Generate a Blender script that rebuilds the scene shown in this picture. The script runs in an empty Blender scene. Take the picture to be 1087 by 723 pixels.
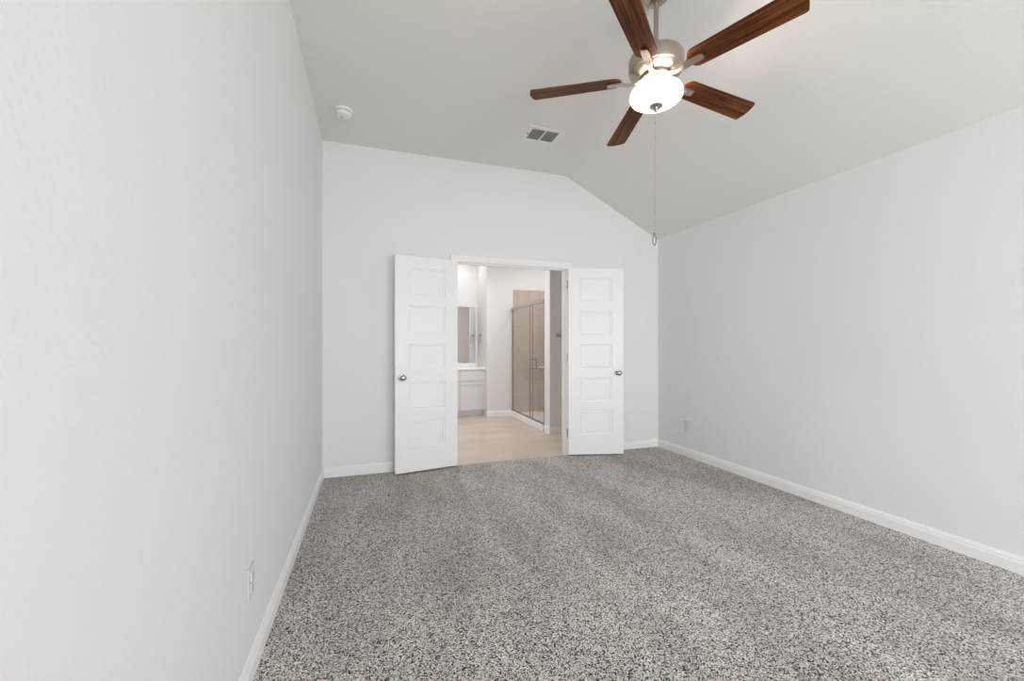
import bpy, bmesh, math, random
from mathutils import Vector, Matrix

random.seed(4)
C = bpy.context.scene.collection
SC = bpy.context.scene
PI = math.pi

# ---------------------------------------------------------------- camera, sky, lights, exposure
cam_d = bpy.data.cameras.new('camera')
cam = bpy.data.objects.new('camera', cam_d)
C.objects.link(cam)
cam.location = (0.4134, -4.0878, 1.2013)
cam.rotation_euler = (PI/2, 0, -0.3291)
cam_d.sensor_fit = 'HORIZONTAL'
cam_d.sensor_width = 36.0
cam_d.lens = 438.9/1087*36.0
cam_d.shift_y = 4.813/1087
cam_d.clip_start = 0.02
SC.camera = cam

SC.view_settings.view_transform = 'Standard'
SC.view_settings.look = 'None'
SC.view_settings.exposure = 0.75
SC.view_settings.gamma = 1.0
SC.view_settings.use_curve_mapping = False
SC.cycles.use_denoising = True
SC.cycles.max_bounces = 16
SC.cycles.diffuse_bounces = 12
SC.cycles.transparent_max_bounces = 16
SC.cycles.caustics_reflective = False
SC.cycles.caustics_refractive = False
SC.cycles.sample_clamp_indirect = 6.0

W = bpy.data.worlds.new('sky')
SC.world = W
W.use_nodes = True
wn = W.node_tree
sky = wn.nodes.new('ShaderNodeTexSky')
sky.sky_type = 'HOSEK_WILKIE'
sky.turbidity = 3.0
sky.sun_direction = (0.2, 0.6, 0.75)
wn.links.new(sky.outputs['Color'], wn.nodes['Background'].inputs['Color'])
wn.nodes['Background'].inputs['Strength'].default_value = 0.6

BACK = -5.90            # back wall (behind the camera), its added, unseen windows let the daylight in
ADDED_WINDOWS = [(0.55, 1.65), (2.60, 3.50)]
WZ0, WZ1 = 0.35, 2.10
DAY_POWER = 27.5


def area_light(name, loc, rot, sx, sy, power, color):
    d = bpy.data.lights.new(name, 'AREA')
    d.shape = 'RECTANGLE'
    d.size, d.size_y = sx, sy
    d.energy = power
    d.color = color
    d.spread = math.radians(136)      # spread narrowed by hand to even out near and far walls
    o = bpy.data.objects.new(name, d)
    C.objects.link(o)
    o.location = loc
    o.rotation_euler = rot
    return o


def lamp_disc(name, loc, r, power, color):
    d = bpy.data.lights.new(name, 'AREA')
    d.shape = 'DISK'
    d.size = 2*r
    d.energy = power
    d.color = color
    o = bpy.data.objects.new(name, d)
    C.objects.link(o)
    o.location = loc
    return o


for wx0, wx1 in ADDED_WINDOWS:  # area lamps outside the added back windows
    area_light('window_daylight', ((wx0+wx1)/2, BACK-0.16, (WZ0+WZ1)/2), (PI/2, 0, 0),
               wx1-wx0, WZ1-WZ0, DAY_POWER, (0.955, 0.968, 1.0))
ADDED_SIDE_WIN = (-5.55, -4.55)       # made-up left wall window behind the viewer, added to brighten the right wall
area_light('window_daylight', (-0.16, sum(ADDED_SIDE_WIN)/2, (WZ0+WZ1)/2), (PI/2, 0, -PI/2),
           ADDED_SIDE_WIN[1]-ADDED_SIDE_WIN[0], WZ1-WZ0, 17.0, (0.955, 0.968, 1.0))

FAN_POINT = 8.0
BOWL_EMIT = 0.6
CAN_VANITY, CAN_SHOWER, CAN_BATH_ADDED = 1.2, 3.6, 17.0  # the middle bathroom lamp is added to lift the light in there

# ---------------------------------------------------------------- room dimensions (metres)
RW = 3.643        # right wall
BR = 2.4245       # crease where the ceiling starts to slope
HL, HR = 3.05, 2.4525
FT = 0.12         # thickness of the far wall
OX0, OX1, OZ = 1.222, 2.441, 2.035   # clear door opening
BX0, BX1 = 0.45, 3.95                # bathroom extents
BYF, BYB = FT, 3.26
BCEIL = 2.74
RET = 2.25        # return wall face beside the vanity
WY = 2.60         # wall facing the camera beside the shower
SX = 2.70         # plane of the shower glass
SY0, SY1 = 1.20, WY
STUB = 1.02
SXR = 3.46        # right wall of the shower


# ---------------------------------------------------------------- materials
def nt(m):
    return m.node_tree.nodes, m.node_tree.links


def mat(name, col, rough=0.5, metal=0.0, bump=None, spec=0.5, coat=0.0):
    m = bpy.data.materials.new(name)
    m.use_nodes = True
    n, l = nt(m)
    p = n['Principled BSDF']
    p.inputs['Base Color'].default_value = (*col, 1)
    p.inputs['Roughness'].default_value = rough
    p.inputs['Metallic'].default_value = metal
    p.inputs['Specular IOR Level'].default_value = spec
    p.inputs['Coat Weight'].default_value = coat
    if bump:
        scale, strength, dist = bump
        tc = n.new('ShaderNodeTexCoord')
        no = n.new('ShaderNodeTexNoise')
        no.inputs['Scale'].default_value = scale
        no.inputs['Detail'].default_value = 3
        b = n.new('ShaderNodeBump')
        b.inputs['Strength'].default_value = strength
        b.inputs['Distance'].default_value = dist
        l.new(tc.outputs['Object'], no.inputs['Vector'])
        l.new(no.outputs['Fac'], b.inputs['Height'])
        l.new(b.outputs['Normal'], p.inputs['Normal'])
    return m


def ramp(n, stops):
    r = n.new('ShaderNodeValToRGB')
    e = r.color_ramp.elements
    while len(e) < len(stops):
        e.new(0.5)
    for k, (pos, col) in enumerate(stops):
        e[k].position = pos
        e[k].color = (*col, 1)
    return r


M = {}
M['wall'] = mat('wall_paint', (0.81, 0.805, 0.80), 0.75, bump=(55, 0.22, 0.004), spec=0.25)
M['ceiling'] = mat('ceiling_paint', (0.765, 0.750, 0.728), 0.85, bump=(60, 0.2, 0.004), spec=0.2)
M['trim'] = mat('trim_paint', (0.88, 0.88, 0.885), 0.35)
M['door'] = mat('door_paint', (0.88, 0.88, 0.885), 0.4)
M['bath_wall'] = mat('bathroom_paint', (0.78, 0.775, 0.77), 0.75, bump=(55, 0.2, 0.004), spec=0.25)
M['cabinet'] = mat('cabinet_paint', (0.66, 0.66, 0.665), 0.4)
M['counter'] = mat('cultured_marble', (0.86, 0.855, 0.85), 0.15)
M['shelf'] = mat('shelf_stone', (0.66, 0.58, 0.51), 0.35)
M['pan'] = mat('shower_acrylic', (0.86, 0.86, 0.86), 0.25)
M['nickel'] = mat('satin_nickel', (0.47, 0.455, 0.435), 0.2, 1.0)
M['fan_nickel'] = mat('brushed_nickel', (0.45, 0.395, 0.34), 0.33, 1.0)
M['chrome'] = mat('chrome', (0.62, 0.62, 0.63), 0.12, 1.0)
M['dark_metal'] = mat('shower_frame_metal', (0.36, 0.33, 0.31), 0.3, 1.0)
M['plastic'] = mat('white_plastic', (0.84, 0.84, 0.83), 0.35)
M['plate'] = mat('outlet_plate_plastic', (0.66, 0.66, 0.665), 0.3)
M['socket'] = mat('outlet_socket_plastic', (0.74, 0.74, 0.745), 0.35)
M['vent'] = mat('vent_enamel', (0.77, 0.76, 0.745), 0.4)
M['dark'] = mat('dark_gap', (0.02, 0.02, 0.02), 0.8)
M['duct'] = mat('duct_grey', (0.09, 0.09, 0.088), 0.8)  # dark tone painted in place of the shade inside openings
M['slat'] = mat('vent_slat_grey', (0.40, 0.40, 0.385), 0.5)
M['fob'] = mat('fob_bronze', (0.22, 0.18, 0.14), 0.35, 0.8)
M['mirror'] = mat('mirror_silver', (0.88, 0.88, 0.88), 0.0, 1.0)
M['soil'] = mat('lawn', (0.20, 0.26, 0.12), 0.9)

# carpet: flecked grey and brown cut pile
m = bpy.data.materials.new('flecked_carpet')
m.use_nodes = True
n, l = nt(m)
p = n['Principled BSDF']
p.inputs['Roughness'].default_value = 0.95
p.inputs['Specular IOR Level'].default_value = 0.1
p.inputs['Sheen Weight'].default_value = 0.15
tc = n.new('ShaderNodeTexCoord')
no = n.new('ShaderNodeTexNoise')
no.inputs['Scale'].default_value = 150
no.inputs['Detail'].default_value = 2.5
no.inputs['Roughness'].default_value = 0.65
l.new(tc.outputs['Object'], no.inputs['Vector'])
vo = n.new('ShaderNodeTexVoronoi')
vo.inputs['Scale'].default_value = 205
l.new(tc.outputs['Object'], vo.inputs['Vector'])
r1 = ramp(n, [(0.34, (0.42, 0.41, 0.40)), (0.47, (0.86, 0.86, 0.86)), (0.62, (1.15, 1.15, 1.15))])
l.new(no.outputs['Fac'], r1.inputs['Fac'])
sep = n.new('ShaderNodeSeparateColor')
l.new(vo.outputs['Color'], sep.inputs['Color'])
r2 = ramp(n, [(0.0, (0.02, 0.017, 0.014)), (0.20, (0.045, 0.038, 0.033)), (0.33, (0.34, 0.318, 0.298)), (0.6, (0.56, 0.535, 0.505)), (1.0, (0.82, 0.79, 0.755))])
l.new(sep.outputs['Red'], r2.inputs['Fac'])
mx = n.new('ShaderNodeMix')
mx.data_type = 'RGBA'
mx.blend_type = 'MULTIPLY'
mx.inputs[0].default_value = 1
l.new(r1.outputs['Color'], mx.inputs[6])
l.new(r2.outputs['Color'], mx.inputs[7])
# broad patches where the pile lies one way or the other
mp = n.new('ShaderNodeMapping')
mp.inputs['Rotation'].default_value = (0, 0, 0.35)
mp.inputs['Scale'].default_value = (2.6, 0.9, 1)
l.new(tc.outputs['Object'], mp.inputs['Vector'])
nb = n.new('ShaderNodeTexNoise')
nb.inputs['Scale'].default_value = 1.3
nb.inputs['Detail'].default_value = 3
l.new(mp.outputs['Vector'], nb.inputs['Vector'])
r3 = ramp(n, [(0.38, (0.85, 0.84, 0.835)), (0.62, (1.10, 1.095, 1.09))])
l.new(nb.outputs['Fac'], r3.inputs['Fac'])
mm = n.new('ShaderNodeMix')
mm.data_type = 'RGBA'
mm.blend_type = 'MULTIPLY'
mm.inputs[0].default_value = 1
l.new(mx.outputs[2], mm.inputs[6])
l.new(r3.outputs['Color'], mm.inputs[7])
l.new(mm.outputs[2], p.inputs['Base Color'])
b = n.new('ShaderNodeBump')
b.inputs['Strength'].default_value = 0.3
b.inputs['Distance'].default_value = 0.006
l.new(no.outputs['Fac'], b.inputs['Height'])
l.new(b.outputs['Normal'], p.inputs['Normal'])
M['carpet'] = m


def tile_mat(name, size, c1, c2, grout, rough, joint, axes, mottle, offset=0.0):
    """tiles laid in the plane of two object axes"""
    m = bpy.data.materials.new(name)
    m.use_nodes = True
    n, l = nt(m)
    p = n['Principled BSDF']
    p.inputs['Roughness'].default_value = rough
    tc = n.new('ShaderNodeTexCoord')
    sx = n.new('ShaderNodeSeparateXYZ')
    l.new(tc.outputs['Object'], sx.inputs[0])
    cx = n.new('ShaderNodeCombineXYZ')
    l.new(sx.outputs[axes[0]], cx.inputs[0])
    l.new(sx.outputs[axes[1]], cx.inputs[1])
    br = n.new('ShaderNodeTexBrick')
    br.offset = offset
    br.inputs['Scale'].default_value = 1
    br.inputs['Brick Width'].default_value = size[0]
    br.inputs['Row Height'].default_value = size[1]
    br.inputs['Mortar Size'].default_value = joint
    br.inputs['Mortar Smooth'].default_value = 0.1
    br.inputs['Color1'].default_value = (*c1, 1)
    br.inputs['Color2'].default_value = (*c2, 1)
    br.inputs['Mortar'].default_value = (*grout, 1)
    l.new(cx.outputs[0], br.inputs['Vector'])
    no = n.new('ShaderNodeTexNoise')
    no.inputs['Scale'].default_value = mottle
    no.inputs['Detail'].default_value = 4
    mp = n.new('ShaderNodeMapping')
    mp.inputs['Scale'].default_value = (0.6, 1.5, 1)
    l.new(cx.outputs[0], mp.inputs['Vector'])
    l.new(mp.outputs['Vector'], no.inputs['Vector'])
    r = ramp(n, [(0.3, (0.90, 0.89, 0.88)), (0.7, (1.06, 1.06, 1.06))])
    l.new(no.outputs['Fac'], r.inputs['Fac'])
    mm = n.new('ShaderNodeMix')
    mm.data_type = 'RGBA'
    mm.blend_type = 'MULTIPLY'
    mm.inputs[0].default_value = 1
    l.new(br.outputs['Color'], mm.inputs[6])
    l.new(r.outputs['Color'], mm.inputs[7])
    l.new(mm.outputs[2], p.inputs['Base Color'])
    b = n.new('ShaderNodeBump')
    b.inputs['Strength'].default_value = 0.3
    b.inputs['Distance'].default_value = -0.001
    l.new(br.outputs['Fac'], b.inputs['Height'])
    l.new(b.outputs['Normal'], p.inputs['Normal'])
    return m


M['floor_tile'] = tile_mat('beige_floor_tile', (0.61, 0.305), (0.63, 0.54, 0.465), (0.60, 0.515, 0.445), (0.55, 0.48, 0.42), 0.35, 0.0025, (0, 1), 2.6, 0.5)
M['tile_xz'] = tile_mat('shower_tile_back', (0.20, 0.302), (0.58, 0.49, 0.42), (0.55, 0.465, 0.40), (0.42, 0.36, 0.31), 0.3, 0.0035, (0, 2), 3.0)
M['tile_yz'] = tile_mat('shower_tile_side', (0.20, 0.302), (0.58, 0.49, 0.42), (0.55, 0.465, 0.40), (0.42, 0.36, 0.31), 0.3, 0.0035, (1, 2), 3.0)

# walnut blades, grain along local x
m = bpy.data.materials.new('walnut_blade')
m.use_nodes = True
n, l = nt(m)
p = n['Principled BSDF']
p.inputs['Roughness'].default_value = 0.45
p.inputs['Specular IOR Level'].default_value = 0.12
tc = n.new('ShaderNodeTexCoord')
mp = n.new('ShaderNodeMapping')
mp.inputs['Scale'].default_value = (1.6, 34, 6)
l.new(tc.outputs['Object'], mp.inputs['Vector'])
no = n.new('ShaderNodeTexNoise')
no.inputs['Scale'].default_value = 1.6
no.inputs['Detail'].default_value = 5
no.inputs['Distortion'].default_value = 0.6
l.new(mp.outputs['Vector'], no.inputs['Vector'])
r = ramp(n, [(0.30, (0.030, 0.0075, 0.0025)), (0.48, (0.095, 0.029, 0.0090)), (0.68, (0.180, 0.066, 0.022))])
l.new(no.outputs['Fac'], r.inputs['Fac'])
l.new(r.outputs['Color'], p.inputs['Base Color'])
M['walnut'] = m

# frosted lamp bowl, lit from inside
m = bpy.data.materials.new('frosted_bowl_glass')
m.use_nodes = True
n, l = nt(m)
p = n['Principled BSDF']
p.inputs['Base Color'].default_value = (0.92, 0.88, 0.82, 1)
p.inputs['Roughness'].default_value = 0.35
p.inputs['Emission Color'].default_value = (1.0, 0.935, 0.865, 1)
p.inputs['Emission Strength'].default_value = BOWL_EMIT
M['bowl'] = m

# recessed lamp lens
m = bpy.data.materials.new('lamp_lens')
m.use_nodes = True
n, l = nt(m)
p = n['Principled BSDF']
p.inputs['Base Color'].default_value = (0.9, 0.9, 0.88, 1)
p.inputs['Emission Color'].default_value = (1, 0.94, 0.86, 1)
p.inputs['Emission Strength'].default_value = 6
M['lens'] = m

# clear glass sheet
m = bpy.data.materials.new('clear_glass_sheet')
m.use_nodes = True
n, l = nt(m)
n.remove(n['Principled BSDF'])
out = n['Material Output']
tr = n.new('ShaderNodeBsdfTransparent')
tr.inputs['Color'].default_value = (0.985, 0.99, 0.985, 1)
gl = n.new('ShaderNodeBsdfGlossy')
gl.inputs['Roughness'].default_value = 0.02
fr = n.new('ShaderNodeFresnel')
fr.inputs['IOR'].default_value = 1.45
ms = n.new('ShaderNodeMixShader')
ge = n.new('ShaderNodeNewGeometry')
fm = n.new('ShaderNodeMath')
fm.operation = 'MULTIPLY_ADD'      # no mirror reflection on the inner side of the sheet
fm.inputs[1].default_value = -1
fm.inputs[2].default_value = 1
l.new(ge.outputs['Backfacing'], fm.inputs[0])
fx = n.new('ShaderNodeMath')
fx.operation = 'MULTIPLY'
l.new(fr.outputs[0], fx.inputs[0])
l.new(fm.outputs[0], fx.inputs[1])
l.new(fx.outputs[0], ms.inputs[0])
l.new(tr.outputs[0], ms.inputs[1])
l.new(gl.outputs[0], ms.inputs[2])
l.new(ms.outputs[0], out.inputs['Surface'])
M['glass'] = m


# ---------------------------------------------------------------- geometry helpers
def box(bm, x0, x1, y0, y1, z0, z1, bev=0.0, mtx=None):
    t = bmesh.new()
    bmesh.ops.create_cube(t, size=1.0)
    for v in t.verts:
        v.co = Vector((x0 + (v.co.x+.5)*(x1-x0), y0 + (v.co.y+.5)*(y1-y0), z0 + (v.co.z+.5)*(z1-z0)))
    if bev > 0:
        bmesh.ops.bevel(t, geom=t.edges[:], offset=bev, segments=2, profile=0.5, affect='EDGES')
    if mtx is not None:
        t.transform(mtx)
    merge(bm, t)


def merge(bm, t):
    me = bpy.data.meshes.new('tmp')
    t.to_mesh(me)
    t.free()
    bm.from_mesh(me)
    bpy.data.meshes.remove(me)


def lathe(bm, prof, segs=32, mtx=None, cap=True):
    """profile of (radius, z) turned round the z axis"""
    t = bmesh.new()
    rings = []
    for r_, z_ in prof:
        if r_ < 1e-6:
            rings.append([t.verts.new((0, 0, z_))])
        else:
            rings.append([t.verts.new((r_*math.cos(2*PI*k/segs), r_*math.sin(2*PI*k/segs), z_)) for k in range(segs)])
    for a, b in zip(rings, rings[1:]):
        for k in range(segs):
            k2 = (k+1) % segs
            if len(a) == 1 and len(b) == 1:
                continue
            if len(a) == 1:
                t.faces.new((a[0], b[k], b[k2]))
            elif len(b) == 1:
                t.faces.new((a[k], b[0], a[k2]))
            else:
                t.faces.new((a[k], b[k], b[k2], a[k2]))
    if cap:
        for rg in (rings[0], rings[-1]):
            if len(rg) > 2:
                t.faces.new(rg)
    bmesh.ops.recalc_face_normals(t, faces=t.faces[:])
    if mtx is not None:
        t.transform(mtx)
    merge(bm, t)


def tube(bm, pts, r, segs=10, closed=False):
    pts = [Vector(q) for q in pts]
    t = bmesh.new()
    rings = []
    N = len(pts)
    ref = None
    for i, q in enumerate(pts):
        if closed:
            d = (pts[(i+1) % N]-pts[i-1]).normalized()
        else:
            d = (pts[min(i+1, N-1)]-pts[max(i-1, 0)]).normalized()
        if ref is None:
            ref = Vector((0, 0, 1)) if abs(d.z) < 0.9 else Vector((1, 0, 0))
        u = (ref - d*ref.dot(d)).normalized()
        ref = u
        v = d.cross(u)
        rings.append([t.verts.new(q + r*(math.cos(2*PI*k/segs)*u + math.sin(2*PI*k/segs)*v)) for k in range(segs)])
    pairs = list(zip(rings, rings[1:])) + ([(rings[-1], rings[0])] if closed else [])
    for a, b in pairs:
        for k in range(segs):
            k2 = (k+1) % segs
            t.faces.new((a[k], a[k2], b[k2], b[k]))
    if not closed:
        t.faces.new(rings[0])
        t.faces.new(rings[-1])
    bmesh.ops.recalc_face_normals(t, faces=t.faces[:])
    merge(bm, t)


def sweep(bm, prof, p0, p1, side, up=Vector((0, 0, 1))):
    """extrude a profile of (out, up) from p0 to p1; side = direction of 'out'"""
    t = bmesh.new()
    p0, p1, side = Vector(p0), Vector(p1), Vector(side)
    a = [t.verts.new(p0 + side*o_ + up*u_) for o_, u_ in prof]
    b = [t.verts.new(p1 + side*o_ + up*u_) for o_, u_ in prof]
    N = len(prof)
    for k in range(N):
        k2 = (k+1) % N
        t.faces.new((a[k], a[k2], b[k2], b[k]))
    t.faces.new(a)
    t.faces.new(b)
    bmesh.ops.recalc_face_normals(t, faces=t.faces[:])
    merge(bm, t)


def prism(bm, poly, y0, y1):
    """polygon in x,z extruded along y"""
    t = bmesh.new()
    a = [t.verts.new((x, y0, z)) for x, z in poly]
    b = [t.verts.new((x, y1, z)) for x, z in poly]
    N = len(poly)
    for k in range(N):
        t.faces.new((a[k], a[(k+1) % N], b[(k+1) % N], b[k]))
    t.faces.new(a)
    t.faces.new(b)
    bmesh.ops.recalc_face_normals(t, faces=t.faces[:])
    merge(bm, t)


def obj(name, bm, material, parent=None, smooth=False):
    me = bpy.data.meshes.new(name)
    bm.to_mesh(me)
    bm.free()
    me.materials.append(material)
    if smooth:
        for f in me.polygons:
            f.use_smooth = True
        try:
            me.set_sharp_from_angle(angle=math.radians(38))
        except Exception:
            pass
    o = bpy.data.objects.new(name, me)
    C.objects.link(o)
    if parent is not None:
        o.parent = parent
    return o


def tag(o, label, cat, group=None, kind=None):
    o['label'] = label
    o['category'] = cat
    if group:
        o['group'] = group
    if kind:
        o['kind'] = kind
    return o


def thing(name, label, cat, loc=(0, 0, 0), rotz=0.0, group=None, kind=None):
    o = bpy.data.objects.new(name, None)
    o.empty_display_size = 0.1
    C.objects.link(o)
    o.location = loc
    o.rotation_euler = (0, 0, rotz)
    return tag(o, label, cat, group, kind)


def NB():
    return bmesh.new()


def struct(name, bm, material, label, cat, smooth=False):
    return tag(obj(name, bm, material, None, smooth), label, cat, None, 'structure')


# ---------------------------------------------------------------- bedroom shell
T = 0.12
bm = NB(); box(bm, -T, RW+T, BACK-T, 0.0, -0.15, 0.0)
struct('floor', bm, M['carpet'], 'bedroom floor of flecked grey and brown cut pile carpet', 'floor')

bm = NB()
box(bm, -T, 0, ADDED_SIDE_WIN[1], FT, 0, HL+.1)
box(bm, -T, 0, BACK, ADDED_SIDE_WIN[0], 0, HL+.1)
box(bm, -T, 0, ADDED_SIDE_WIN[0], ADDED_SIDE_WIN[1], 0, WZ0)
box(bm, -T, 0, ADDED_SIDE_WIN[0], ADDED_SIDE_WIN[1], WZ1, HL+.1)
struct('wall_left', bm, M['wall'], 'plain white bedroom wall along the left, with an outlet low down', 'wall')

bm = NB(); box(bm, RW, RW+T, BACK, FT, 0, HR)
struct('wall_right', bm, M['wall'], 'plain white low bedroom wall on the right', 'wall')

# gable wall with the double door opening
bm = NB()
prism(bm, [(0, 0), (OX0-.018, 0), (OX0-.018, HL), (0, HL)], 0, FT)
prism(bm, [(OX0-.018, OZ+.018), (BR, OZ+.018), (BR, HL), (OX0-.018, HL)], 0, FT)
prism(bm, [(BR, OZ+.018), (OX1+.018, OZ+.018), (OX1+.018, HL-(OX1+.018-BR)*(HL-HR)/(RW-BR)), (BR, HL)], 0, FT)
prism(bm, [(OX1+.018, 0), (RW, 0), (RW, HR), (OX1+.018, HL-(OX1+.018-BR)*(HL-HR)/(RW-BR))], 0, FT)
struct('wall_far', bm, M['wall'], 'white far wall with the doorway, its top sloping down to the right', 'wall')

# vaulted ceiling: flat part and slope in one sheet
bm = NB()
prism(bm, [(-T, HL), (BR, HL), (RW, HR), (RW+T, HR), (RW+T, HR+.12), (RW, HR+.12), (BR, HL+.12), (-T, HL+.12)], BACK-T, 0.0)
struct('ceiling', bm, M['ceiling'], 'pale grey vaulted bedroom ceiling, flat then sloping down to the right', 'ceiling')

# back wall with two added windows, behind the camera
bm = NB()
xs = [0.0] + [x for w_ in ADDED_WINDOWS for x in w_] + [RW]
for k in range(len(xs)-1):
    inwin = k % 2 == 1
    x0, x1 = xs[k], xs[k+1]

    def ctop(x):
        return HL if x <= BR else HL-(x-BR)*(HL-HR)/(RW-BR)
    cuts = [x0] + ([BR] if x0 < BR < x1 else []) + [x1]
    for a, b_ in zip(cuts, cuts[1:]):
        z0 = WZ1 if inwin else 0
        prism(bm, [(a, z0), (b_, z0), (b_, ctop(b_)), (a, ctop(a))], BACK-T, BACK)
        if inwin:
            prism(bm, [(a, 0), (b_, 0), (b_, WZ0), (a, WZ0)], BACK-T, BACK)
struct('wall_back', bm, M['wall'], 'white back wall behind the viewer with two windows', 'wall')

WL = [('white framed window in the back wall near the left corner', ADDED_WINDOWS[0], 0), ('white framed window in the back wall towards the right', ADDED_WINDOWS[1], 0),
      ('white framed window in the left wall near the back corner', ADDED_SIDE_WIN, 1)]
for k, (lab, (x0, x1), side) in enumerate(WL):
    if side:
        t = thing('window_%d' % (k+1), lab, 'window', (0, (x0+x1)/2, WZ0), -PI/2, kind='structure')
    else:
        t = thing('window_%d' % (k+1), lab, 'window', ((x0+x1)/2, BACK, WZ0), kind='structure')
    hw, hh = (x1-x0)/2, WZ1-WZ0
    bm = NB()
    for a, b_ in ((-hw, -hw+.035), (hw-.035, hw)):
        box(bm, a, b_, -.10, -.04, 0, hh)
    for a, b_ in ((0, .035), (hh/2-.018, hh/2+.018), (hh-.035, hh)):
        box(bm, -hw, hw, -.095, -.045, a, b_)
    obj('window_frame', bm, M['trim'], t)
    bm = NB(); box(bm, -hw+.03, hw-.03, -.072, -.068, .03, hh-.03)
    obj('pane', bm, M['glass'], t)
    bm = NB(); box(bm, -hw-.04, hw+.04, 0.0, .03, -.022, 0.0, .004)
    obj('window_sill', bm, M['trim'], t)

# baseboards
BB = [(0, 0), (.014, 0), (.014, .058), (.011, .063), (.011, .074), (.007, .082), (.004, .09), (0, .09)]
CW = 0.057
bm = NB(); sweep(bm, BB, (0, BACK, 0), (0, 0, 0), (1, 0, 0))
struct('baseboard_left', bm, M['trim'], 'white baseboard along the left bedroom wall', 'baseboard')
bm = NB(); sweep(bm, BB, (RW, BACK, 0), (RW, 0, 0), (-1, 0, 0))
struct('baseboard_right', bm, M['trim'], 'white baseboard along the right bedroom wall', 'baseboard')
bm = NB(); sweep(bm, BB, (.014, 0, 0), (OX0-.006-CW, 0, 0), (0, -1, 0))
sweep(bm, BB, (OX1+.006+CW, 0, 0), (RW-.014, 0, 0), (0, -1, 0))
struct('baseboard_far', bm, M['trim'], 'white baseboard of the far wall on both sides of the doorway', 'baseboard')
bm = NB(); sweep(bm, BB, (.014, BACK, 0), (RW-.014, BACK, 0), (0, 1, 0))
struct('baseboard_back', bm, M['trim'], 'white baseboard under the back windows', 'baseboard')

# door lining and casing (mitred profile swept round the opening)
t = thing('trim_1', 'white painted casing and jamb round the double doorway', 'door frame', ((OX0+OX1)/2, 0, 0), kind='structure')
cx = (OX0+OX1)/2
hw = (OX1-OX0)/2
bm = NB()
box(bm, -hw-.018, -hw, 0, FT, 0, OZ+.018)
box(bm, hw, hw+.018, 0, FT, 0, OZ+.018)
box(bm, -hw, hw, 0, FT, OZ, OZ+.018)
obj('jamb', bm, M['trim'], t)
bm = NB()
box(bm, -hw, -hw+.011, .042, .075, 0, OZ)
box(bm, hw-.011, hw, .042, .075, 0, OZ)
box(bm, -hw+.011, hw-.011, .042, .075, OZ-.011, OZ)
obj('door_stop', bm, M['trim'], t)


def casing(ys, sgn):
    # profile: (across width measured from the opening, thickness)
    prof = [(0, 0), (0, .009), (.006, .012), (.020, .012), (.024, .0155), (.050, .0155), (.057, .011), (.057, 0)]
    bm = bmesh.new()
    rv = .006
    rings = []
    for (sx, corner) in ((-1, 0), (-1, 1), (1, 1), (1, 0)):
        ring = []
        for wv, th in prof:
            x = sx*(hw+rv+wv)
            z = (OZ+rv+wv) if corner else 0
            ring.append(bm.verts.new((x, ys+sgn*th, z)))
        rings.append(ring)
    for a, b_ in zip(rings, rings[1:]):
        for k in range(len(prof)):
            k2 = (k+1) % len(prof)
            bm.faces.new((a[k], a[k2], b_[k2], b_[k]))
    bm.faces.new(rings[0]); bm.faces.new(rings[-1])
    bmesh.ops.recalc_face_normals(bm, faces=bm.faces[:])
    return bm


obj('casing', casing(0, -1), M['trim'], t)
obj('casing', casing(FT, 1), M['trim'], t)

# ---------------------------------------------------------------- bathroom shell
bm = NB(); box(bm, BX0-T, BX1+T, 0.0, BYB+T, -0.15, 0.0)
struct('floor_bathroom', bm, M['floor_tile'], 'beige tiled bathroom floor beyond the doorway', 'floor')
bm = NB(); box(bm, BX0-T, BX1+T, FT, BYB+T, BCEIL, BCEIL+.1)
struct('ceiling_bathroom', bm, M['bath_wall'], 'flat white bathroom ceiling', 'ceiling')
bm = NB(); box(bm, BX0-T, RET, BYB, BYB+T, 0, BCEIL)
struct('wall_bathroom_back', bm, M['bath_wall'], 'white bathroom wall behind the vanity mirror', 'wall')
bm = NB(); box(bm, BX0-T, BX0, FT, BYB, 0, BCEIL)
struct('wall_bathroom_left', bm, M['bath_wall'], 'white left wall of the bathroom', 'wall')
bm = NB(); box(bm, RET, BX1, WY, BYB+T, 0, BCEIL)
struct('wall_bathroom_return', bm, M['bath_wall'], 'white bathroom wall block between the vanity and the shower', 'wall')
bm = NB(); box(bm, BX1, BX1+T, FT, BYB+T, 0, BCEIL)
struct('wall_bathroom_right', bm, M['bath_wall'], 'white right wall of the bathroom', 'wall')
bm = NB(); box(bm, SX-.004, BX1, STUB, SY0, 0, BCEIL)
struct('wall_bathroom_stub', bm, M['bath_wall'], 'narrow white wall end at the near side of the shower', 'wall')
bm = NB(); box(bm, SXR, BX1, SY0, WY, 0, BCEIL)
struct('wall_shower_side', bm, M['bath_wall'], 'white wall behind the tiled long side of the shower', 'wall')
TT = 0.012
TZ = 2.15
bm = NB(); box(bm, SX+.02, SXR-TT, WY-TT, WY, .05, TZ)
o = obj('wall_shower_tile', bm, M['tile_xz'])
tag(o, 'tan wall tiles on the end wall of the shower', 'wall tile', kind='structure')
bm = NB(); box(bm, SXR-TT, SXR, SY0, WY, .05, TZ)
o = obj('wall_shower_tile_long', bm, M['tile_yz'])
tag(o, 'tan wall tiles on the long side of the shower opposite the glass', 'wall tile', kind='structure')
bm = NB(); box(bm, SX+.06, SXR-TT, SY0, SY0+TT, .05, TZ)
o = obj('wall_shower_tile_near', bm, M['tile_xz'])
tag(o, 'tan wall tiles on the near end of the shower behind the wall stub', 'wall tile', kind='structure')

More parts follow.
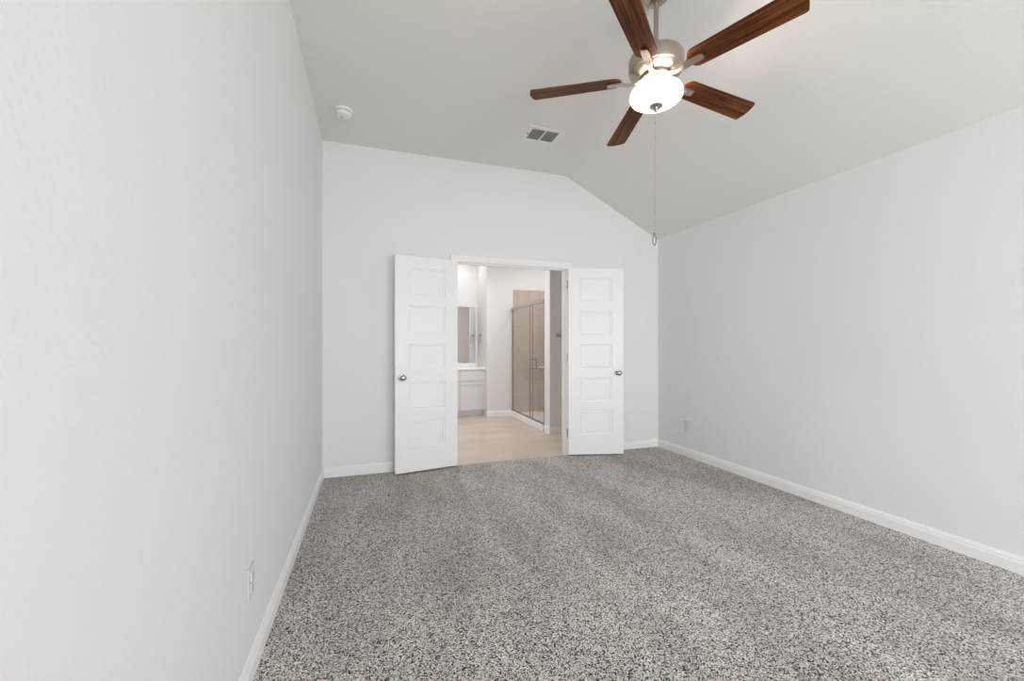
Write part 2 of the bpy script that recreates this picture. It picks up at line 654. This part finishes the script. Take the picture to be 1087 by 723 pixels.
bm = NB()
sweep(bm, BB, (RET, WY, 0), (SX-.045, WY, 0), (0, -1, 0))
struct('baseboard_bathroom_return', bm, M['trim'], 'short white baseboard between the vanity and the shower', 'baseboard')
bm = NB()
sweep(bm, BB, (SX-.004-.014, STUB, 0), (BX1, STUB, 0), (0, -1, 0))
sweep(bm, BB, (SX-.004, STUB-.0, 0), (SX-.004, SY0-.03, 0), (-1, 0, 0))
struct('baseboard_bathroom_stub', bm, M['trim'], 'white baseboard wrapped round the wall end beside the shower', 'baseboard')

# ---------------------------------------------------------------- double doors
LW, LH, LT = 0.606, 2.018, 0.035
ST = 0.123
TOP, PH, MR = 0.108, 0.260, 0.098
PZ = []
z = LH - TOP
for k in range(5):
    PZ.append((z-PH, z))
    z -= PH + MR


def leaf_mesh(flip):
    """local x 0 (hinge) .. LW (free edge), y 0 (bedroom side) .. -LT (seen face), z 0..LH"""
    bm = bmesh.new()
    xs = [0, ST, LW-ST, LW]
    zs = [0]
    for a, b_ in reversed(PZ):
        zs += [a, b_]
    zs.append(LH)
    for y, dy in ((-LT, 1), (0, -1)):
        for i in range(3):
            for j in range(len(zs)-1):
                x0, x1, z0, z1 = xs[i], xs[i+1], zs[j], zs[j+1]
                if i == 1 and j % 2 == 1:
                    steps = [(0, 0), (.003, .0085), (.008, .0090), (.018, .0060), (.022, .0115)]
                    prev = None
                    for ins, dep in steps:
                        rg = [bm.verts.new((x, y+dy*dep, z)) for x, z in ((x0+ins, z0+ins), (x1-ins, z0+ins), (x1-ins, z1-ins), (x0+ins, z1-ins))]
                        if prev:
                            for k in range(4):
                                bm.faces.new((prev[k], prev[(k+1) % 4], rg[(k+1) % 4], rg[k]))
                        prev = rg
                    bm.faces.new(prev)
                else:
                    bm.faces.new([bm.verts.new((x, y, z)) for x, z in ((x0, z0), (x1, z0), (x1, z1), (x0, z1))])
    for (xa, za, xb, zb) in ((0, 0, LW, 0), (LW, 0, LW, LH), (LW, LH, 0, LH), (0, LH, 0, 0)):
        bm.faces.new([bm.verts.new(c) for c in ((xa, 0, za), (xb, 0, zb), (xb, -LT, zb), (xa, -LT, za))])
    bmesh.ops.remove_doubles(bm, verts=bm.verts[:], dist=1e-5)
    bmesh.ops.recalc_face_normals(bm, faces=bm.faces[:])
    if flip:
        for v in bm.verts:
            v.co.x = -v.co.x
        bmesh.ops.reverse_faces(bm, faces=bm.faces[:])
    return bm


def knob_bm(x, z, side):
    bm = bmesh.new()
    prof_rose = [(0, 0), (.032, 0), (.032, .004), (.028, .009), (.013, .011), (.0115, .030), (.016, .036), (.0245, .043), (.0275, .052), (.0255, .061), (.017, .067), (0, .069)]
    if side < 0:
        mt = Matrix.Translation((x, -LT, z)) @ Matrix.Rotation(PI/2, 4, 'X')
    else:
        mt = Matrix.Translation((x, 0, z)) @ Matrix.Rotation(-PI/2, 4, 'X')
    lathe(bm, prof_rose, 28, mt, cap=False)
    return bm


def door(name, label, hinge, ang, flip):
    t = thing(name, label, 'door', (hinge[0], hinge[1], 0.016), ang, kind='structure')
    obj('door_leaf', leaf_mesh(flip), M['door'], t)
    s = -1 if flip else 1
    kx = s*(LW-.062)
    for sd in (-1, 1):
        k = obj('door_knob', knob_bm(kx, 0.885, sd), M['nickel'], t, True)
    k['label'] = 'satin nickel round door knob'
    for hz in (0.18, 1.0, 1.80):
        bm = NB()
        lathe(bm, [(0, 0), (.0055, 0), (.0055, .089), (0, .089)], 12, Matrix.Translation((s*-.004, .004, hz)))
        box(bm, s*0.001-.0008, s*0.001+.0008, -.030, .003, hz, hz+.089)
        obj('hinge', bm, M['nickel'], t, True)
    return t


# the seen faces swing back almost flat against the far wall
door('door_1', 'left white five panel door leaf, swung open in front of the far wall near the left corner', (1.2165, -0.020), -PI+PI - math.radians(-9.8), True)
door('door_2', 'right white five panel door leaf, swung open towards the right corner', (2.4465, -0.020), -math.radians(15.0), False)


# ---------------------------------------------------------------- ceiling fan
FX, FY = 1.842, -2.2635
fan = thing('ceiling_fan', 'five blade ceiling fan with walnut blades, nickel motor and lit frosted bowl', 'ceiling fan', (FX, FY, HL))


def FZ(z):
    return z - HL


bm = NB()
lathe(bm, [(0, 0), (.070, 0), (.068, -.008), (.058, -.020), (.042, -.029), (.036, -.038), (.022, -.042), (0, -.042)], 32)
obj('canopy', bm, M['fan_nickel'], fan, True)
bm = NB()
lathe(bm, [(0, -.035), (.0125, -.035), (.0125, FZ(2.745)), (0, FZ(2.745))], 16)
obj('downrod', bm, M['fan_nickel'], fan, True)
bm = NB()
lathe(bm, [(0, FZ(2.775)), (.020, FZ(2.775)), (.024, FZ(2.745)), (.042, FZ(2.738)), (.110, FZ(2.733)), (.136, FZ(2.720)), (.140, FZ(2.710)),
           (.140, FZ(2.655)), (.136, FZ(2.645)), (.132, FZ(2.643))], 48)
lathe(bm, [(.132, FZ(2.643)), (.120, FZ(2.634)), (.085, FZ(2.622)), (.060, FZ(2.620)), (0, FZ(2.620))], 48, cap=False)
mh = obj('motor_housing', bm, M['fan_nickel'], fan, True)
bm = NB()
lathe(bm, [(0, FZ(2.622)), (.078, FZ(2.622)), (.082, FZ(2.615)), (.082, FZ(2.604)), (.076, FZ(2.598)), (0, FZ(2.598))], 40)
obj('flywheel', bm, M['fan_nickel'], fan, True)
bm = NB()
lathe(bm, [(0, FZ(2.599)), (.056, FZ(2.599)), (.056, FZ(2.584)), (.062, FZ(2.580)), (.062, FZ(2.575)), (.040, FZ(2.570)), (.034, FZ(2.552)), (0, FZ(2.550))], 40, cap=False)
obj('light_fitter', bm, M['fan_nickel'], fan, True)

# bowl: squat frosted glass, open at the top
bm = NB()
outer = [(.098, FZ(2.562)), (.114, FZ(2.557)), (.128, FZ(2.545)), (.136, FZ(2.529)), (.1365, FZ(2.515)), (.129, FZ(2.500)), (.110, FZ(2.486)), (.080, FZ(2.476)), (.040, FZ(2.4695)), (0, FZ(2.468))]
inner = [(r_*0.96, z_+.004) for r_, z_ in outer]
lathe(bm, outer, 56, cap=False)
lathe(bm, list(reversed(inner)), 56, cap=False)
bowl = obj('light_bowl', bm, M['bowl'], fan, True)
bowl['label'] = 'glowing frosted white glass bowl'
bm = NB()
lathe(bm, [(0, FZ(2.4675)), (.032, FZ(2.4675)), (.033, FZ(2.463)), (.026, FZ(2.458)), (.012, FZ(2.455)), (.009, FZ(2.449)), (.011, FZ(2.444)), (.008, FZ(2.438)), (0, FZ(2.436))], 28)
obj('finial', bm, M['fan_nickel'], bowl, True)

BLR = 0.674
BLW = 0.0650
AL = -0.2124
ZB = 2.6116
LEAN = Vector((0, 0, 1)).rotation_difference(Vector((.0405, .0232, 1))).to_matrix().to_4x4()   # the blade set hangs a little out of level
DROOP = Matrix.Translation((.2, 0, 0)) @ Matrix.Rotation(.0133, 4, 'Y') @ Matrix.Translation((-.2, 0, 0))


def blade_bm():
    """local x along the blade"""
    x0, x1 = 0.175, BLR
    hwr, hwt = 0.056, BLW
    outl = []
    # root: half ellipse
    for k in range(0, 13):
        a = PI/2 + PI*k/12
        outl.append((x0+.045+.045*math.cos(a), hwr*math.sin(a)))
    # lower edge to the tip with rounded corners
    rc = .014
    nrm = 6
    for k in range(nrm+1):
        a = -PI/2 + (PI/2)*k/nrm
        outl.append((x1-rc-.006+rc*math.cos(a), -hwt+rc+rc*math.sin(a)))
    for k in range(1, 6):
        yy = -hwt+rc + (2*hwt-2*rc)*k/6
        outl.append((x1-.006+.009*(1-(yy/(hwt-rc))**2), yy))
    for k in range(nrm+1):
        a = (PI/2)*k/nrm
        outl.append((x1-rc-.006+rc*math.cos(a), hwt-rc+rc*math.sin(a)))
    bm = bmesh.new()
    a = [bm.verts.new((x, y, .003)) for x, y in outl]
    b_ = [bm.verts.new((x, y, -.003)) for x, y in outl]
    bm.faces.new(a)
    bm.faces.new(list(reversed(b_)))
    for k in range(len(outl)):
        k2 = (k+1) % len(outl)
        bm.faces.new((a[k], b_[k], b_[k2], a[k2]))
    bmesh.ops.recalc_face_normals(bm, faces=bm.faces[:])
    return bm


def bracket_bm():
    """curved arm from the flywheel to a rounded pad screwed under the blade; untwisted frame at the hub"""
    bm = bmesh.new()
    secs = []
    N = 14
    for k in range(N+1):
        u = k/N
        x = .066 + u*(.252-.066)
        tw = AL*min(1, max(0, (u-.15)/.4))
        dz = -.004 - .012*math.sin(min(1, u/.6)*PI)*1.0 - (.0065 if u > .55 else .0065*u/.55)
        if u < .55:
            w_ = .018 - .007*math.sin(PI*u/.55)
        else:
            w_ = .020*(1-max(0, (u-.9)/.1)**2*.22)
        th = .0035
        ring = []
        for sy, sz in ((-1, -1), (1, -1), (1, 1), (-1, 1)):
            y = sy*w_
            zz = sz*th
            ring.append(bm.verts.new((x, y*math.cos(tw)-zz*math.sin(tw), dz+y*math.sin(tw)+zz*math.cos(tw))))
        secs.append(ring)
    for a, b_ in zip(secs, secs[1:]):
        for k in range(4):
            bm.faces.new((a[k], a[(k+1) % 4], b_[(k+1) % 4], b_[k]))
    bm.faces.new(secs[0]); bm.faces.new(secs[-1])
    bmesh.ops.recalc_face_normals(bm, faces=bm.faces[:])
    for sx in (.205, .238):
        lathe(bm, [(0, -.0165), (.0035, -.0165), (.0045, -.014), (.0045, -.008), (0, -.008)], 10, Matrix.Translation((sx, 0, 0)))
    return bm


blade_me = None
for k in range(5):
    th = 0.0575 + k*2*PI/5
    if blade_me is None:
        bl = obj('blade', blade_bm(), M['walnut'], fan)
        br = obj('blade_bracket', bracket_bm(), M['fan_nickel'], fan, True)
        blade_me, br_me = bl.data, br.data
        b0, r0 = bl, br
    else:
        bl, br = b0.copy(), r0.copy()
        C.objects.link(bl); C.objects.link(br)
        bl.parent = fan; br.parent = fan
    bl.matrix_local = Matrix.Translation((0, 0, FZ(ZB))) @ LEAN @ Matrix.Rotation(th, 4, 'Z') @ DROOP @ Matrix.Rotation(AL, 4, 'X')
    br.matrix_local = Matrix.Translation((0, 0, FZ(ZB))) @ LEAN @ Matrix.Rotation(th, 4, 'Z') @ DROOP

# two bead chains hanging from the fitter through the finial
def chain(x, y, z0, z1, beads, fob):
    bm = NB()
    tube(bm, [(x, y, FZ(z0)), (x, y, FZ(z1))], .0004, 6)
    zz = z0
    for bz in beads:
        lathe(bm, [(0, .005), (.0028, .0035), (.0032, 0), (.0028, -.0035), (0, -.005)], 10, Matrix.Translation((x, y, FZ(bz))))
    c = obj('pull_chain', bm, M['fan_nickel'], fan, True)
    if fob:
        bm = NB()
        # open teardrop loop
        pts = []
        for k in range(24):
            a = 2*PI*k/24
            rr = .012*(math.sin(a/2)**0.6)
            pts.append((x-.004+rr*math.sin(a)*1.0, y, FZ(z1-.034+.034*math.cos(a))))
        tube(bm, pts, .0026, 8, True)
        obj('pull_fob', bm, M['fob'], c, True)
    return c


chain(-.0095, -.004, 2.440, 1.795, [2.372, 1.902], True)
chain(-.004, .003, 2.440, 2.300, [2.302], False)

pl = bpy.data.lights.new('fan_bulb', 'POINT')
pl.energy = FAN_POINT
pl.color = (1, .86, .70)
pl.shadow_soft_size = .03
po = bpy.data.objects.new('fan_bulb', pl)
C.objects.link(po)
po.location = (FX+.02, FY-.055, 2.545)

# ---------------------------------------------------------------- things on the ceiling
t = thing('smoke_detector', 'round white smoke detector on the ceiling near the left wall', 'smoke detector', (.212, -.578, HL))
bm = NB()
lathe(bm, [(0, 0), (.070, 0), (.070, -.012), (.067, -.017), (.058, -.018), (0, -.018)], 40)
obj('base_plate', bm, M['plastic'], t, True)
bm = NB()
lathe(bm, [(0, -.018), (.0545, -.018), (.0545, -.0225), (0, -.0225)], 40)
o = obj('sensor_slot', bm, M['duct'], t, True)
o['label'] = 'dark sensor slot'
bm = NB()
lathe(bm, [(0, -.0225), (.058, -.0225), (.056, -.036), (.048, -.046), (.030, -.050), (0, -.051)], 40)
hd = obj('cover', bm, M['plastic'], t, True)
bm = NB()
lathe(bm, [(0, -.0500), (.009, -.0495), (.008, -.053), (0, -.0535)], 16, Matrix.Translation((-.014, .010, 0)))
obj('test_button', bm, M['slat'], hd, True)

VX0, VX1, VY0, VY1 = 1.683, 2.005, -.853, -.603
vcx, vcy = (VX0+VX1)/2, (VY0+VY1)/2
t = thing('air_vent', 'white rectangular air vent with two banks of louvres on the ceiling', 'air vent', (vcx, vcy, HL))
hx, hy = (VX1-VX0)/2, (VY1-VY0)/2
bm = NB()
fw = .038
zt, zb_ = 0.0, -.007
for a in ((-hx, hx, -hy, -hy+fw), (-hx, hx, hy-fw, hy), (-hx, -hx+fw, -hy+fw, hy-fw), (hx-fw, hx, -hy+fw, hy-fw), (-.0065, .0065, -hy+fw, hy-fw)):
    box(bm, a[0], a[1], a[2], a[3], zb_, zt, .002)
obj('vent_frame', bm, M['vent'], t)
bm = NB()
box(bm, -hx+fw, hx-fw, -hy+fw, hy-fw, -.0012, 0)
o = obj('duct_opening', bm, M['duct'], t)  # flat dark sheet under the uncut ceiling, painting the duct's shade
o['label'] = 'dark duct opening'
ns = 9
for side in (-1, 1):
    xa, xb = (-hx+fw, -.0065) if side < 0 else (.0065, hx-fw)
    for k in range(ns):
        yy = -hy+fw + (k+.5)*(2*hy-2*fw)/ns
        bm = NB()
        mtx = Matrix.Translation((0, yy, -.0065)) @ Matrix.Rotation(math.radians(12), 4, 'X')
        box(bm, xa, xb, -.0075, .0075, -.0006, .0006, 0, mtx)
        obj('louvre', bm, M['slat'], t)
bm = NB(); box(bm, -hx+.012, -hx+.024, -.012, .004, -.016, -.006, .002)
obj('damper_lever', bm, M['slat'], t)


# ---------------------------------------------------------------- wall outlets
def outlet(label, loc, rotz):
    """plate in local x (across), z (up), facing -y"""
    t = thing('wall_outlet', label, 'outlet', loc, rotz)
    bm = NB(); box(bm, -.036, .036, -.0055, 0, -.058, .058, .0022)
    obj('cover_plate', bm, M['plate'], t)
    for s in (-1, 1):
        bm = NB()
        box(bm, -.017, .017, -.0085, -.005, s*.0225-.0175, s*.0225+.0175, .003)
        rc = obj('socket', bm, M['socket'], t)
        bm = NB()
        for xx, hh in ((-.0065, .0045), (.0065, .0035)):
            box(bm, xx-.0011, xx+.0011, -.0089, -.0083, s*.0225+.003-hh, s*.0225+.003+hh)
        box(bm, -.002, .002, -.0089, -.0083, s*.0225-.0105, s*.0225-.0065)
        sl = obj('slot', bm, M['duct'], rc)
    bm = NB()
    lathe(bm, [(0, 0), (.003, 0), (.0025, .001), (0, .0012)], 12, Matrix.Translation((0, -.0055, 0)) @ Matrix.Rotation(PI/2, 4, 'X'))
    obj('screw', bm, M['slat'], t)
    return t


outlet('white wall outlet low on the left wall', (0, -2.365, .345), PI/2)
outlet('white wall outlet low on the right wall near the far corner', (RW, -.471, .325), -PI/2)

# ---------------------------------------------------------------- vanity
VF = 2.705       # cabinet face
VL = 0.75
t = thing('vanity_cabinet', 'light grey vanity cabinet with shaker doors in the bathroom alcove', 'cabinet', ((VL+RET)/2, VF, 0))
vw = (RET-VL)/2 - .003
bm = NB()
box(bm, -vw, vw, 0, BYB-VF-.004, .10, .785)
obj('body', bm, M['cabinet'], t)
bm = NB(); box(bm, -vw, vw, .070, BYB-VF-.004, 0, .10)
obj('toe_kick', bm, M['cabinet'], t)


def shaker(bm, x0, x1, z0, z1, rail=.052):
    box(bm, x0+.002, x1-.002, -.009, 0, z0+.002, z1-.002)
    for a in ((x0, x1, z0, z0+rail), (x0, x1, z1-rail, z1), (x0, x0+rail, z0+rail, z1-rail), (x1-rail, x1, z0+rail, z1-rail)):
        box(bm, a[0], a[1], -.020, -.008, a[2], a[3], .0015)


ctr = (VL+RET)/2
for a, b_ in ((1.815, 2.195), (1.42, 1.80), (1.04, 1.405)):
    bm = NB(); shaker(bm, a-ctr, b_-ctr, .112, .585)
    obj('cabinet_door', bm, M['cabinet'], t)
    bm = NB(); box(bm, a-ctr, b_-ctr, -.019, 0, .605, .765, .002)
    obj('drawer_front', bm, M['cabinet'], t)

t = thing('countertop', 'white cultured marble countertop with backsplash on the grey vanity', 'countertop', (ctr, VF, .785))
bm = NB(); box(bm, -vw, vw, -.030, BYB-VF-.003, 0, .036, .005)
obj('slab', bm, M['counter'], t)
bm = NB(); box(bm, -vw, vw, BYB-VF-.023, BYB-VF-.003, .036, .092, .003)
obj('backsplash', bm, M['counter'], t)

t = thing('wall_mirror', 'frameless wall mirror above the white vanity top', 'mirror', ((VL+.1+RET-.04)/2, BYB, .885))
mw = (RET-.035-VL-.1)/2
bm = NB(); box(bm, -mw, mw, -.006, 0, 0, 1.005)
obj('mirror_glass', bm, M['mirror'], t)
for xx in (-mw+.2, mw-.2):
    bm = NB(); box(bm, xx-.012, xx+.012, -.009, 0, -.006, .010, .001)
    obj('mirror_clip', bm, M['chrome'], t)

# towel ring on the return wall
t = thing('towel_ring', 'small nickel towel ring on the side wall beside the vanity mirror', 'towel ring', (RET, 2.98, 1.375))
bm = NB()
lathe(bm, [(0, 0), (.024, 0), (.024, .006), (.011, .010), (.009, .040), (.013, .044), (.013, .054), (0, .056)], 24, Matrix.Rotation(-PI/2, 4, 'Y'))
obj('post', bm, M['nickel'], t, True)
bm = NB()
tube(bm, [(-.046, .075*math.sin(2*PI*k/32), -.080+.075*math.cos(2*PI*k/32)) for k in range(32)], .0042, 8, True)
obj('ring', bm, M['nickel'], t, True)

# towel bar on the grey stub wall
t = thing('towel_bar', 'nickel towel bar on the wall end right of the shower', 'towel bar', (2.81, STUB, 1.333))
for xx in (0, .46):
    bm = NB()
    box(bm, xx-.022, xx+.022, -.008, 0, -.022, .022, .003)
    box(bm, xx-.011, xx+.011, -.062, -.008, -.011, .011, .003)
    obj('post', bm, M['nickel'], t)
bm = NB(); box(bm, .011, .449, -.058, -.044, -.007, .007, .002)
obj('bar', bm, M['nickel'], t)

# ---------------------------------------------------------------- shower
t = thing('shower_pan', 'white shower base with a raised curb under the glass', 'shower base', ((SX+SXR)/2, (SY0+WY)/2, 0))
px0, px1, py = SX-.045-(SX+SXR)/2, (SXR-TT-.001)-(SX+SXR)/2, (WY-SY0)/2-.001
bm = NB()
box(bm, px0, px0+.095, -py, py, 0, .092, .008)
obj('curb', bm, M['pan'], t)
bm = NB()
box(bm, px0+.09, px1, -py+TT, py-TT, 0, .048, .006)
o = obj('floor_tray', bm, M['pan'], t)
bm = NB(); lathe(bm, [(0, .048), (.045, .048), (.045, .051), (0, .0515)], 24, Matrix.Translation((.05, 0, 0)))
obj('drain', bm, M['chrome'], o, True)

GZ0, GZ1 = .105, 1.80
YM = 1.705
t = thing('shower_enclosure', 'clear glass shower enclosure with slim metal frame and pull handle', 'shower door', (SX, (SY0+WY)/2, .092))
yc = (SY0+WY)/2


def ebox(bm, x0, x1, y0, y1, z0, z1, bev=0.0):
    box(bm, x0, x1, y0-yc, y1-yc, z0-.092, z1-.092, bev)


bm = NB(); ebox(bm, -.018, .018, SY0+.001, WY-.001, 1.795, 1.84, .004)
o = obj('header_rail', bm, M['nickel'], t)
bm = NB(); ebox(bm, -.014, .014, SY0+.001, WY-.001, .092, .108, .002)
obj('bottom_track', bm, M['dark_metal'], t)
bm = NB(); ebox(bm, -.007, .007, WY-.027, WY-.013, .108, 1.795, .002)
obj('wall_channel', bm, M['dark_metal'], t)
bm = NB(); ebox(bm, -.007, .007, SY0+.001, SY0+.022, .108, 1.795, .002)
obj('wall_channel', bm, M['dark_metal'], t)
bm = NB(); ebox(bm, -.003, .003, YM-.03, WY-.012, .108, 1.795)
o = obj('fixed_pane', bm, M['glass'], t)
o['label'] = 'fixed clear glass pane'
bm = NB(); ebox(bm, -.0055, .0055, YM+.046, YM+.062, .108, 1.795, .002)
obj('pane_stile', bm, M['dark_metal'], o)
bm = NB(); ebox(bm, -.003, .003, SY0+.02, YM-.04, .112, 1.79)
o = obj('glass_door', bm, M['glass'], t)
o['label'] = 'hinged clear glass door'
bm = NB(); ebox(bm, -.0055, .0055, YM-.058, YM-.042, .112, 1.79, .002)
obj('door_stile', bm, M['dark_metal'], o)
bm = NB()
for s in (-1, 1):
    yh = YM-.075-yc
    pts = [(s*.006, yh, .995-.092), (s*.040, yh, .995-.092), (s*.047, yh, .990-.092), (s*.050, yh, .980-.092), (s*.050, yh, .865-.092), (s*.047, yh, .855-.092), (s*.040, yh, .850-.092), (s*.006, yh, .850-.092)]
    tube(bm, pts, .008, 10)
obj('pull_handle', bm, M['dark_metal'], o, True)

# corner soap shelf
bm = NB()
pts = [(0, 0)] + [(-.26*math.cos(PI/2*k/14), -.26*math.sin(PI/2*k/14)) for k in range(15)]
a = [bm.verts.new((x, y, 0)) for x, y in pts]
b_ = [bm.verts.new((x, y, .030)) for x, y in pts]
bm.faces.new(list(reversed(a))); bm.faces.new(b_)
for k in range(len(pts)):
    k2 = (k+1) % len(pts)
    bm.faces.new((a[k], a[k2], b_[k2], b_[k]))
bmesh.ops.recalc_face_normals(bm, faces=bm.faces[:])
o = obj('shower_shelf', bm, M['shelf'])
o.location = (SXR-TT, WY-TT, .80)
tag(o, 'pale quarter round corner shelf on the shower tile behind the glass', 'shelf')


# ---------------------------------------------------------------- recessed bathroom lamps
def can(label, x, y, power, r=.06):
    t = thing('recessed_light', label, 'ceiling light', (x, y, BCEIL))
    bm = NB(); lathe(bm, [(r*.98, 0), (r*1.45, 0), (r*1.45, -.003), (r*1.3, -.007), (r*.98, -.007)], 32, cap=False)
    obj('trim_ring', bm, M['plastic'], t, True)
    bm = NB(); lathe(bm, [(0, -.001), (r, -.001), (r, -.004), (0, -.004)], 32)
    obj('lens', bm, M['lens'], t, True)
    L = lamp_disc('recessed_lamp_light', (x, y, BCEIL-.012), r, power, (.985, .985, 1.0))
    return t


can('round recessed ceiling light above the vanity', 1.90, 2.92, CAN_VANITY)
can('round recessed ceiling light inside the shower', 3.18, 1.85, CAN_SHOWER, .05)
can('round recessed ceiling light in the open middle of the bathroom', 1.40, 1.50, CAN_BATH_ADDED)

# ---------------------------------------------------------------- ground outside the windows
bm = NB(); box(bm, -15, 18, -40, BACK-T-.02, -.5, -.3)
struct('ground_outside', bm, M['soil'], 'lawn outside the back windows', 'ground')
